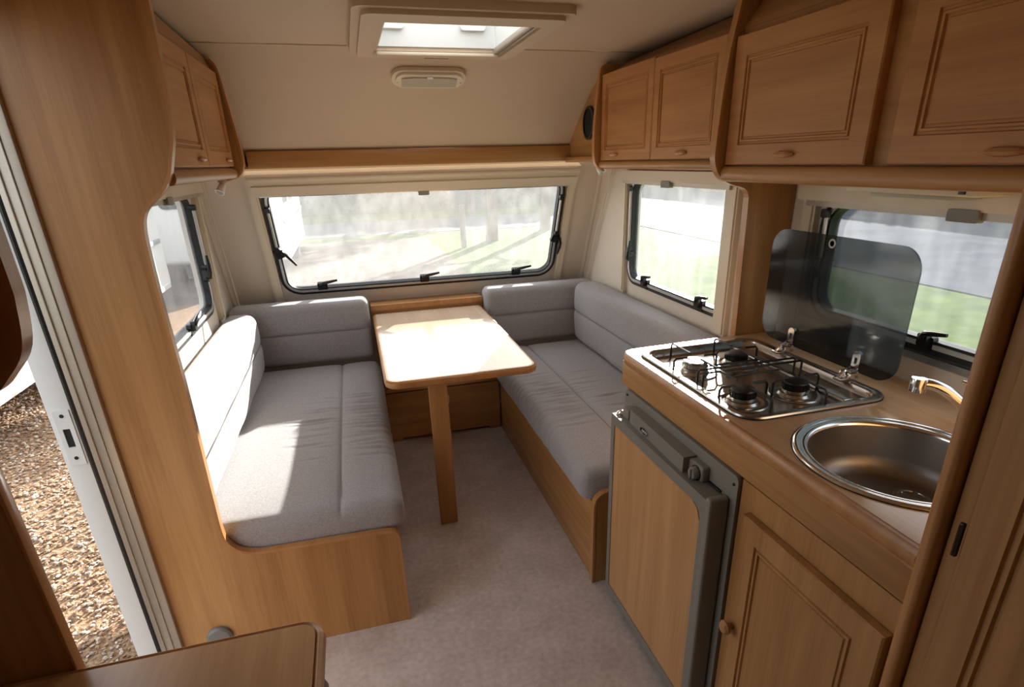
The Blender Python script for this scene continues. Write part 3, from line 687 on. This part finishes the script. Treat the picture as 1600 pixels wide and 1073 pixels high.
spot(-.43, 2.40, 1.380, 1, 'small white reading spotlight under the left overhead locker')

# ------------------------------------------------------------ kitchen
hob_hole = rrect(.785, 1.145, .975, 1.462, .05, 6); sink_c = (.94, .728); SR = .176
circ = lambda r, n=48: [(sink_c[0]+r*math.cos(2*PI*i/n), sink_c[1]+r*math.sin(2*PI*i/n)) for i in range(n)]
wt = thing('worktop', (1.0, 1.0, .85), 'long glossy beech-effect kitchen worktop holding the hob and the sink', 'worktop')
wo = [(.745, .506), (1.298, .506), (1.298, 1.532), (.77, 1.512), (.752, 1.505), (.745, 1.488)]
MB().slab(PZ(.845), wo, [hob_hole, circ(SR-.012)], 0, .035).link('top', TOPW, wt)
fe = MB()
ed = [(.745, .503), (.745, 1.488), (.752, 1.505), (.77, 1.512), (1.0, 1.521), (1.145, 1.527)]
ribbon(fe, ed, PZ(.845), -.006, .034, -.0075)
fe.tube([Vector((x-.006, y, .862)) for x, y in ed[:3]], .010, 10, ry=.018); fe.link('edging', EDGE, wt)
ku = thing('kitchen_unit', (1.0, 1.0, 0), 'beech-effect kitchen base unit with a panelled door below the sink', 'cabinet')
MB().box(.745, .763, .506, 1.527, .77, .844, .001).link('fascia_rail', WY, ku)
MB().box(.745, .763, .506, .912, .705, .768).box(.745, .763, .506, .912, .03, .706).link('front_frame', WZ, ku)
MB().box(.79, 1.29, .506, .93, .03, .05).box(.763, 1.295, .506, .522, .03, .70).link('carcass', WY, ku)
MB().box(.78, .80, .506, .92, .001, .05).link('plinth', WY, ku)
MB().box(.765, 1.295, 1.509, 1.527, .05, .84).link('side_panel', WZ, ku)
kd = panel_door(PR(.745), .512, .876, .06, .705, WZ, ku, .02, .05)
MB().lathe([(.008, 0), (.009, .008), (.016, .014), (.017, .020), (.012, .026), (.002, .028)], (.725, .858, .41), 18, Matrix.Rotation(-PI/2, 3, 'Y')).link('knob', EDGE, kd)

fg = thing('fridge', (1.0, 1.2, 0), 'built-in grey-framed fridge with a beech-effect door panel', 'fridge')
MB().slab(PR(.745), rrect(.916, 1.482, .02, .768, .016, 4), [rrect(.95, 1.45, .05, .66, .01, 4)], -.004, .008).link('surround', GREYP, fg)
MB().box(.76, 1.26, .945, 1.455, .05, .755).link('cabinet_box', GREYP, fg)
fd = MB()
fd.slab(PR(.692), rrect(.938, 1.470, .035, .700, .008, 3), [], -.042, 0)
fd.ring(PR(.692), rrect(.938, 1.470, .035, .700, .008, 3), rrect(.972, 1.448, .062, .668, .006, 3), 0, .005)
fd.box(.686, .736, .936, .958, .036, .706, .006, 3)
fdo = fd.link('door', GREYP, fg)
po = [(.972, .062), (1.448, .062), (1.448, .668), (1.02, .668), (.99, .655), (.972, .62)]
MB().slab(PR(.692), po, [], 0, .002).link('door_panel', FRIDGEW, fdo)
MB().lathe([(.016, 0), (.016, .004), (.010, .009), (.002, .011)], (.712, 1.452, .700), 18).link('hinge_cap', CHROME, fdo)
cb = MB(); cb.slab(lambda u, v, d: Vector((v, u, d)), [(1.08, .745), (1.40, .745), (1.40, .722), (1.385, .706), (1.08, .700)], [], .690, .742)
cb.box(.708, .745, 1.40, 1.44, .694, .730, .003); cb.link('control_bar', GREYP, fg)
bo = [(1.285+.024*math.cos(2*PI*i/20), .716+.0105*math.sin(2*PI*i/20)) for i in range(20)]
bi = [(1.285+.0205*math.cos(2*PI*i/20), .716+.0075*math.sin(2*PI*i/20)) for i in range(20)]
bd = MB().ring(PR(.7035), bo, bi, 0, .004); bdo = bd.link('badge', CHROME, fg)
MB().slab(PR(.7035), bi, [], 0, .002).link('badge_face', BLACKP, bdo)
MB().tube([PR(.7012)(1.285+t*.016, .716+.0028*math.sin(t*11), 0) for t in np.linspace(1, -1, 25)], .0011, 6).link('badge_script', WHITEP, bdo)
kn = MB().box(.716, .745, 1.020, 1.082, .698, .738, .006, 3).lathe([(.016, 0), (.016, .012), (.013, .016), (.002, .017)], (.717, 1.045, .716), 20, Matrix.Rotation(-PI/2, 3, 'Y')); kn.box(.696, .706, 1.041, 1.049, .703, .729, .003); kn.link('control_knob', GREYP, fg)
kb = MB().ring(PR(.7165), [(1.045+.0195*math.cos(2*PI*i/20), .716+.0195*math.sin(2*PI*i/20)) for i in range(20)], [(1.045+.0175*math.cos(2*PI*i/20), .716+.0175*math.sin(2*PI*i/20)) for i in range(20)], 0, .0015); kb.link('knob_surround', BLACKP, fg)
MB().box(.730, .7368, .968, 1.018, .702, .706, .001).link('latch_slot', BLACK, fg)
for u, v in ((.930, .745), (1.468, .752)): MB().lathe([(.004, 0), (.003, .003)], (.737, u, v), 10, Matrix.Rotation(-PI/2, 3, 'Y')).link('screw', BLACK, fg)

# hob
hb = thing('gas_hob', (.965, 1.22, .88), 'stainless steel four-burner gas hob with raised smoked glass lid', 'hob')
HR = (.762, 1.168, .952, 1.484)
V = []; F = []; loops = [(0, .001), (.002, .007), (.012, .008), (.020, .0065), (.024, .004), (.030, -.012), (.036, -.015)]
for k, d in loops: V += [PZ(.88)(u, v, d) for u, v in inset(*HR, .055, k, 6)]
nl = len(inset(*HR, .055, 0, 6))
for i in range(len(loops)-1):
    for j in range(nl): F.append((i*nl+j, i*nl+(j+1) % nl, (i+1)*nl+(j+1) % nl, (i+1)*nl+j))
F.append(tuple((len(loops)-1)*nl+j for j in range(nl)))
MB().add(V, F).link('tray', STEEL, hb)
MB().ring(PZ(.88), inset(*HR, .055, -.001, 6), inset(*HR, .055, .006, 6), .0002, .003).link('rubber_seal', BLACK, hb)
MB().box(1.068, 1.098, 1.0, 1.44, .866, .8745, .006, 3).link('tray_step', STEEL, hb)
for x, y, r in ((.855, 1.305, .033), (1.00, 1.325, .030), (.850, 1.085, .030), (1.00, 1.085, .030)):
    bnr = MB().lathe([(.062, 0), (.060, .003), (.050, .004), (.046, .002), (.040, .002), (.036, .008), (r*.98, .010), (r*.98, .016), (r*.8, .017)], (x, y, .8655), 32).link('burner', STEEL, hb)
    crown = MB().lathe([(r*.86, 0), (r, .002), (r, .012), (r*.9, .013)], (x, y, .8825), 32)
    for k in range(24):
        q = 2*PI*k/24; crown.box(-.002, .002, -.0015, .0015, 0, .010, M=Matrix.Translation((x+r*1.0*math.cos(q), y+r*1.0*math.sin(q), .8838)) @ Matrix.Rotation(q, 4, 'Z'))
    window_glint = (x < .9 and y > 1.2)  # front-left crown and cap in bright metal, standing in for the window's reflection
    crown.link('burner_crown', ALUB if window_glint else ENAMEL, bnr)
    MB().lathe([(r*.95, 0), (r*.98, .002), (r*.92, .006), (r*.6, .0075), (.002, .008)], (x, y, .8957), 32).link('burner_cap', STEEL if window_glint else ENAMEL, bnr)
def rod(p): return MB().tube(p, .0032, 8)
Zs = .912; Zf = .8665
def support(yc, ye, bs):
    """wire pan support of one side: a long bar in the middle of the hob, fingers bent down at their outer ends"""
    m = MB(); T = lambda pts: m.tube(pts, .0030, 8)
    T([(.800, yc, Zf), (.800, yc, Zs-.006), (.806, yc, Zs), (1.090, yc, Zs), (1.096, yc, Zs-.006), (1.096, yc, Zf+.008)])
    s = 1 if ye > yc else -1
    for bx, by in bs:
        T([(bx, yc, Zs), (bx, by-s*.027, Zs)])
        T([(bx, ye, Zf), (bx, ye, Zs-.006), (bx, ye-s*.006, Zs), (bx, by+s*.030, Zs)])
        for dx in (-1, 1):
            x1 = bx+dx*.066; x2 = bx+dx*.026
            T([(x2, by, Zs), (x1-dx*.006, by, Zs), (x1, by, Zs-.007), (x1, by, Zf)])
    T([(bs[0][0]-.002, yc+s*.03, Zs-.004), (bs[1][0]+.002, yc+s*.03, Zs-.004)])
    return m.link('pan_support', ENAMEL, hb)
support(1.205, 1.435, ((.855, 1.305), (1.00, 1.325)))
support(1.180, .985, ((.850, 1.085), (1.00, 1.085)))
ld = MB().slab(PR(1.180), rrect(.972, 1.458, .903, 1.222, .055, 8), [], -.0025, .0025).link('glass_lid', LID, hb)
MB().lathe([(.012, 0), (.012, .003), (.007, .003), (.007, 0)], (1.1772, 1.230, 1.203), 20, Matrix.Rotation(-PI/2, 3, 'Y')).link('lid_eyelet', CHROME, ld)
for y in (1.318, 1.082):
    hg = MB().box(1.120, 1.176, y-.014, y+.014, .8865, .896, .003); hg.tube([(1.150, y-.018, .900), (1.150, y+.018, .900)], .008, 12)
    hg.slab(PR(1.177), rrect(y-.012, y+.012, .900, .958, .011, 4), [rrect(y-.0045, y+.0045, .925, .942, .003, 2)], 0, .008)
    hg.tube([(1.125, y, .893), (1.14, y, .912), (1.160, y, .918), (1.174, y, .912)], .005, 8)
    hg.link('lid_hinge', CHROME, hb)

# sink and tap
sk_ = thing('sink', (sink_c[0], sink_c[1], .88), 'round stainless steel sink bowl let into the worktop', 'sink')
MB().lathe([(SR+.012, .0006), (SR+.010, .004), (SR+.004, .0055), (SR-.002, .004), (SR-.006, .001), (SR-.010, .0025), (SR-.014, .003), (SR-.018, -.001), (SR-.019, -.005)], (sink_c[0], sink_c[1], .88), 72, caps=False).link('rim', STEELR, sk_, angle=60)
MB().lathe([(SR-.019, -.005), (SR-.020, -.012), (SR-.023, -.072), (SR-.028, -.088), (SR-.038, -.101), (SR-.055, -.108), (.06, -.112), (.032, -.113), (.030, -.115), (.006, -.116)], (sink_c[0], sink_c[1], .88), 72, caps=False).link('bowl', BOWL, sk_, angle=50)
dr = MB().lathe([(.036, 0), (.035, .0025), (.028, .003), (.026, -.001), (.002, -.001)], (1.012, .738, .7695), 28); dr.link('drain', CHROME, sk_)
MB().lathe([(SR+.0135, .0004), (SR+.0135, .0012), (SR+.009, .0012)], (sink_c[0], sink_c[1], .88), 72, caps=False).link('rubber_seal', BLACK, sk_)
tp = thing('tap', (1.20, .80, .88), 'chrome swivel tap with a curved spout behind the sink', 'tap')
TX, TY = 1.215, .785
MB().lathe([(.028, 0), (.028, .006), (.021, .010), (.020, .03), (.022, .034), (.022, .052), (.016, .060), (.002, .062)], (TX, TY, .8805), 24).link('tap_body', CHROME, tp)
sps = smoothpath([(0, 0), (.03, .030), (.06, .054), (.09, .068), (.118, .070)], 5)
dirv = Vector((-.80, .60, 0)).normalized()
pts = [Vector((TX, TY, .892))+dirv*(a+.010)+Vector((0, 0, b)) for a, b in sps]
MB().tube(pts, [.0135-.002*min(1, k/14) for k in range(len(pts))], 14).link('spout', CHROME, tp)
nz = pts[-1]
MB().lathe([(.006, .013), (.015, .011), (.0165, .004), (.0165, -.018), (.011, -.020)], nz, 18).link('spout_nozzle', CHROME, tp)
MB().tube([(TX, TY, .940), (TX+.002, TY+.004, .952), (TX-.012, TY+.020, .962), (TX-.030, TY+.040, .968)], [.008, .007, .006, .004], 10).link('lever', CHROME, tp)

# ------------------------------------------------------------ tall wardrobe, right foreground
wd = thing('wardrobe', (1.0, .1, 0), 'tall beech-effect wardrobe at the right edge beside the sink', 'wardrobe')
MB().box(.76, 1.295, .480, .499, .001, 1.79).box(.76, 1.295, -.40, .480, .001, .06).box(.752, .772, -.40, .480, .001, 1.79).box(.76, 1.295, -.42, -.401, .001, 1.79).link('carcass', WZ, wd)
MB().box(.726, .762, .482, .504, .001, 1.79, .009, 4).link('corner_post', EDGE, wd)
MB().box(.744, .756, .454, .478, .001, 1.78, .002).link('door_stile', WZ, wd)
wdd = panel_door(PR(.752), -.30, .452, .04, 1.76, WZ, wd, .020, .05)
MB().box(.729, .735, .4535, .460, .905, .958, .001).tube([(.731, .457, .908), (.731, .457, .955)], .003, 8).link('hinge', HINGE, wdd)

# ------------------------------------------------------------ left foreground
ft = thing('side_cabinet', (-.4, .6, 0), 'low cabinet with a beech-effect top, lower left foreground by the door', 'cabinet')
to = rrect(-.643, -.142, .05, .838, [.02, .035, .01, .01], 6)
MB().slab(PZ(.668), inset(-.643, -.142, .05, .838, [.02, .035, .01, .01], .006), [], .001, .032).link('top', wood('side_top_laminate', 1, srgb(178, 132, 88), srgb(210, 168, 122), .3, .2), ft)
e = MB(); e.tube([Vector((u, v, .684)) for u, v in to], .009, 8, True, ry=.016); e.link('edging', EDGE, ft)
MB().box(-.645, -.34, .07, .80, .03, .667, .003).link('carcass', WZ, ft)
MB().box(-.63, -.36, .08, .78, .001, .03).link('plinth', WY, ft)
npn = thing('partition_panel', (-.58, .85, 0), 'dark narrow beech partition on the near side of the entry door', 'partition')
MB().box(-.655, -.512, .842, .860, .001, 1.20).link('panel', WZ, npn)
MB().box(-.512, -.505, .840, .862, .001, 1.20, .003).link('edging', EDGE, npn)
bn = thing('waste_bin', (-.22, .66, 0), 'black rounded bin tucked under the overhang of the side cabinet top', 'bin')
b_ = MB(); V = []; F = []
ls = [(-.285, -.155, .52, .76, .04, .001), (-.295, -.138, .50, .79, .05, .60), (-.300, -.134, .495, .795, .05, .63), (-.292, -.142, .505, .785, .045, .655)]
for a, b, c, d, r, z in ls: V += [Vector((u, v, z)) for u, v in rrect(a, b, c, d, r, 5)]
k = 24
for i in range(len(ls)-1):
    for j in range(k): F.append((i*k+j, i*k+(j+1) % k, (i+1)*k+(j+1) % k, (i+1)*k+j))
F += [tuple(range(k))[::-1], tuple((len(ls)-1)*k+j for j in range(k))]
b_.add(V, F).link('bin_body', BLACKP, bn)
nl_ = thing('overhead_locker', (-.5, .2, 1.2), 'dark locker corner with rounded panel at the left edge, beside the entry door', 'locker')
lp = smoothpath([(-.344, 1.79), (-.344, 1.60), (-.343, 1.345), (-.345, 1.295), (-.354, 1.250), (-.373, 1.224), (-.395, 1.206), (-.44, 1.202)], 4)
MB().slab(PY(.718), lp+[(-.655, 1.202), (-.655, 1.79)], [], 0, .018).link('end_panel', WZ, nl_)
ribbon(MB(), lp, PY(.718), -.002, .021, .004).link('edging', EDGE, nl_)
MB().box(-.655, -.385, -.60, .698, 1.215, 1.232).box(-.408, -.392, -.60, .698, 1.232, 1.79).link('carcass', WY, nl_)
panel_door(PL(-.392), .10, .690, 1.245, 1.72, DOORW, nl_, handle=(.62, 1.262, .03))
vc = thing('vent_cap', (-.55, 1.55, .09), 'small grey plastic cap low on the partition beside the door frame', 'vent')
MB().lathe([(.036, 0), (.036, .010), (.030, .016), (.002, .018)], (-.552, 1.5545, .10), 24, Matrix.Rotation(PI/2, 3, 'X')).link('cap', VENT, vc)

# ------------------------------------------------------------ outdoors
ZG = -.45
tag(MB().box(-60, 60, -30, 90, ZG-.3, ZG-.03).link('ground', GRASSM), kind='structure')
tag(MB().box(-9, 1.9, -12, 16.4, ZG-.29, ZG-.015).link('ground_yard', YARDM), kind='structure')
tag(MB().box(-40, 8.2, 17.6, 22.0, ZG-.29, ZG-.02).link('ground_road', ROADM), kind='structure')
tag(MB().box(-4.2, -.78, .2, 9.5, ZG-.29, ZG-.006).link('ground_gravel', GRAVM), kind='structure')
def gravel():
    ico = bmesh.new(); bmesh.ops.create_icosphere(ico, subdivisions=1, radius=1); iv = np.array([v.co[:] for v in ico.verts]); ico.verts.index_update()
    fi = np.array([[v.index for v in f.verts] for f in ico.faces]); ico.free()
    N = 30000
    y = 1.7+6.5*rng.random(N)**1.25; x = -.85-3.2*rng.random(N)
    keep = (-x/y < .78) & (-x/y > .36) & ~((x < -2.62) & (np.abs(y-6.9) < .42)) & ~((np.abs(x+2.97) < .09) & (np.abs(np.abs(y-6.9)-2.1) < .09)); x, y = x[keep], y[keep]; N = len(x)
    a = rng.uniform(.006, .0135, N)*(1+.12*(y-2)); sc = np.stack([a, a*rng.uniform(.55, .95, N), a*rng.uniform(.35, .6, N)], 1)
    R = [Euler((rng.uniform(-.5, .5), rng.uniform(-.5, .5), rng.uniform(0, 6.3))).to_matrix() for _ in range(N)]
    R = np.array([[list(r) for r in m] for m in R])
    V = np.einsum('nij,nkj->nki', R, (iv[None]*sc[:, None, :])*(1+rng.uniform(-.18, .18, (N, len(iv), 1))))
    V += np.stack([x, y, ZG-.004+sc[:, 2]*rng.uniform(.2, 1.0, N)], 1)[:, None, :]
    F = (fi[None]+(np.arange(N)*len(iv))[:, None, None]).reshape(-1, 3)
    me = bpy.data.meshes.new('gravel_stones'); me.from_pydata(V.reshape(-1, 3).tolist(), [], F.tolist())
    at = me.attributes.new('tone', 'FLOAT', 'POINT'); at.data.foreach_set('value', np.repeat(rng.random(N), len(iv)).astype(np.float32))
    me.materials.append(STONE); o = bpy.data.objects.new('gravel_stones', me); COL.objects.link(o)
    tag(o, 'loose brown and cream gravel outside the open entry door', 'gravel', kind='stuff')
gravel()

def caravan(base, L, Wd, H, rot, label, grp):
    """body with rounded corners, window band, trim rail, skirt and wheel; long axis along local y"""
    t = thing('caravan', base, label, 'caravan', grp)
    b = Vector(base); M = Matrix.Translation(b) @ Matrix.Rotation(rot, 4, 'Z')
    def tr(m):
        m.v = [tuple(M @ Vector(p)) for p in m.v]; return m
    prof = rrect(-L/2, L/2, .30, .30+H, [.12, .55, .55, .12], 6)
    tr(MB().slab(lambda u, v, d: Vector((Wd/2-d, u, v)), prof, [], 0, Wd)).link('body', CARW, t)
    for k in range(3):
        w0 = -L/2+.5+k*(L-1)/3
        for sx in (-1, 1):
            w = tr(MB().slab(lambda u, v, d: Vector((sx*(Wd/2+d), u, v)), rrect(w0, w0+(L-1)/3-.35, 1.25, 1.85, .08, 4), [], 0, .02)).link('window', CARG, t)
    for sy in (-1, 1):
        tr(MB().slab(lambda u, v, d: Vector((u, sy*(L/2+d), v)), rrect(-Wd/2+.2, -.04, 1.25, 1.80, .08, 4), [], -.012, .02)).link('window', CARG, t)
        tr(MB().slab(lambda u, v, d: Vector((u, sy*(L/2+d), v)), rrect(.04, Wd/2-.2, 1.25, 1.80, .08, 4), [], -.012, .02)).link('window', CARG, t)
    for sx in (-1, 1):
        tr(MB().box(sx*(Wd/2+.012)-.013, sx*(Wd/2+.012)+.013, -L/2+.1, L/2-.1, .92, .98, .004)).link('trim_rail', CARS, t)
        tr(MB().box(sx*(Wd/2+.008)-.012, sx*(Wd/2+.008)+.012, -L/2+.1, L/2-.1, .30, .36, .004)).link('skirt_rail', WHITEP, t)
        tr(MB().lathe([(.02, 0), (.28, 0), (.32, .03), (.32, .15), (.28, .18), (.02, .18)], (sx*(Wd/2-.10)-.09, 0, .32), 24, Matrix.Rotation(PI/2, 3, 'Y'))).link('wheel', TYRE, t)
        for sy in (-1, 1): tr(MB().box(sx*(Wd/2-.3)-.03, sx*(Wd/2-.3)+.03, sy*(L/2-.5)-.03, sy*(L/2-.5)+.03, 0, .32, .005)).link('corner_steady', CARS, t)
    return t
caravan((-3.72, 6.9, ZG), 5.2, 2.1, 2.1, 0, 'white caravan standing close outside the entry door on the gravel', 'white caravans outside')
caravan((-2.25, 13.6, ZG), 4.4, 2.1, 2.2, 0, 'white caravan seen at the left of the front window, further off', 'white caravans outside')

def foliage(mb, c, rad, n, leaf, squash=.8):
    for _ in range(n):
        d = rng.normal(size=3); d /= np.linalg.norm(d); p = np.array(c)+d*np.array([rad, rad, rad*squash])*rng.uniform(.55, 1.0)
        t = rng.normal(size=3); t /= np.linalg.norm(t); s = np.cross(t, d); s /= (np.linalg.norm(s)+1e-6); a = leaf*rng.uniform(.6, 1.3)
        mb.add([p-t*a, p+s*a*.5, p+t*a, p-s*a*.5], [(0, 1, 2, 3)])
tag(MB().box(8.2, 19, -12, 60, ZG-.29, ZG-.012).link('ground_lane', LANEM), kind='structure')
def hedge(base, sx, sy, h, n, leaf, label):
    """clipped hedge: lumpy dense core with leaves standing out of it"""
    t = thing('hedge', base, label, 'hedge')
    bm = bmesh.new(); bmesh.ops.create_cube(bm, size=1)
    bmesh.ops.subdivide_edges(bm, edges=list(bm.edges), cuts=14, use_grid_fill=True)
    for v in bm.verts:
        p = v.co.copy(); q = .12*math.sin(31*p.x+17*p.y)+.1*math.sin(23*p.z+29*p.y)+rng.uniform(-.08, .08)
        nn = p.normalized()
        v.co = Vector((base[0]+p.x*sx, base[1]+p.y*sy, base[2]+.02+(p.z+.5)*h))+nn*q*min(1, (p.z+.5)*4)
    MB().addbm(bm).link('hedge_core', LEAF, t, angle=80)
    m = MB()
    for _ in range(n):
        f = rng.integers(0, 3); a, b = rng.uniform(-.5, .5, 2); s_ = rng.choice([-1, 1])
        p = [np.array([s_*.5, a, b]), np.array([a, s_*.5, b]), np.array([a, b, .5])][f]
        p = np.array(base)+np.array([p[0]*sx, p[1]*sy, (p[2]+.5)*h])+rng.normal(0, .07, 3)
        p[2] = max(p[2], base[2]+.15)
        u = rng.normal(size=3); u /= np.linalg.norm(u); w = np.cross(u, rng.normal(size=3)); w /= np.linalg.norm(w); k = leaf*rng.uniform(.6, 1.3)
        m.add([p-u*k, p+w*k*.5, p+u*k, p-w*k*.5], [(0, 1, 2, 3)])
    tag(m.link('foliage', LEAF, t, angle=10), kind='stuff')
hedge((20.5, 24, ZG-.03), 1.8, 50, 3.2, 9000, .14, 'long dense grey-green hedge across the lane outside the right-hand windows')
hedge((-2.0, 26.5, ZG-.03), 24, 1.6, 2.6, 7000, .13, 'long dense grey-green hedge beyond the road, seen through the front window')
def tree(x, y, h, label, grp=None):
    t = thing('tree', (x, y, ZG), label, 'tree', grp)
    m = MB().tube([(x, y, ZG-.1), (x+.05, y, ZG+h*.3), (x-.04, y+.05, ZG+h*.6), (x+.1, y, ZG+h*.9)], [.17, .13, .09, .03], 9)
    ends = []
    for k in range(9):
        a = k*2.4; z0 = ZG+h*(.38+.055*k); e = (x+math.cos(a)*h*.22, y+math.sin(a)*h*.22, z0+h*.16); ends.append(e)
        m.tube([(x, y, z0), ((x+e[0])/2, (y+e[1])/2, z0+h*.06), e], [.06, .045, .015], 6)
    m.link('trunk', BARK, t)
    f = MB()
    for e in ends: foliage(f, e, h*.13, 90, .13)
    tag(f.link('foliage', LEAF2, t, angle=10), kind='stuff')
for x, y, h, l in ((3.4, 14.9, 3.9, 'slim leafy tree on the grass behind the grey post'), (5.4, 16.6, 3.9, 'slim leafy tree on the grass beside the road, right end of the front window'), (4.6, 23.6, 4.2, 'slim leafy tree between the road and the far hedge')):
    tree(x, y, h, l, 'slim trees on the grass')
pp = thing('fence_post', (2.48, 13.9, ZG), 'short grey post standing at the edge of the grass beyond the front window', 'post')
MB().box(2.42, 2.54, 13.84, 13.96, ZG-.02, ZG+.95, .02).link('post', BARK, pp)
for o in bpy.data.objects:
    if '_base' in o: del o['_base']
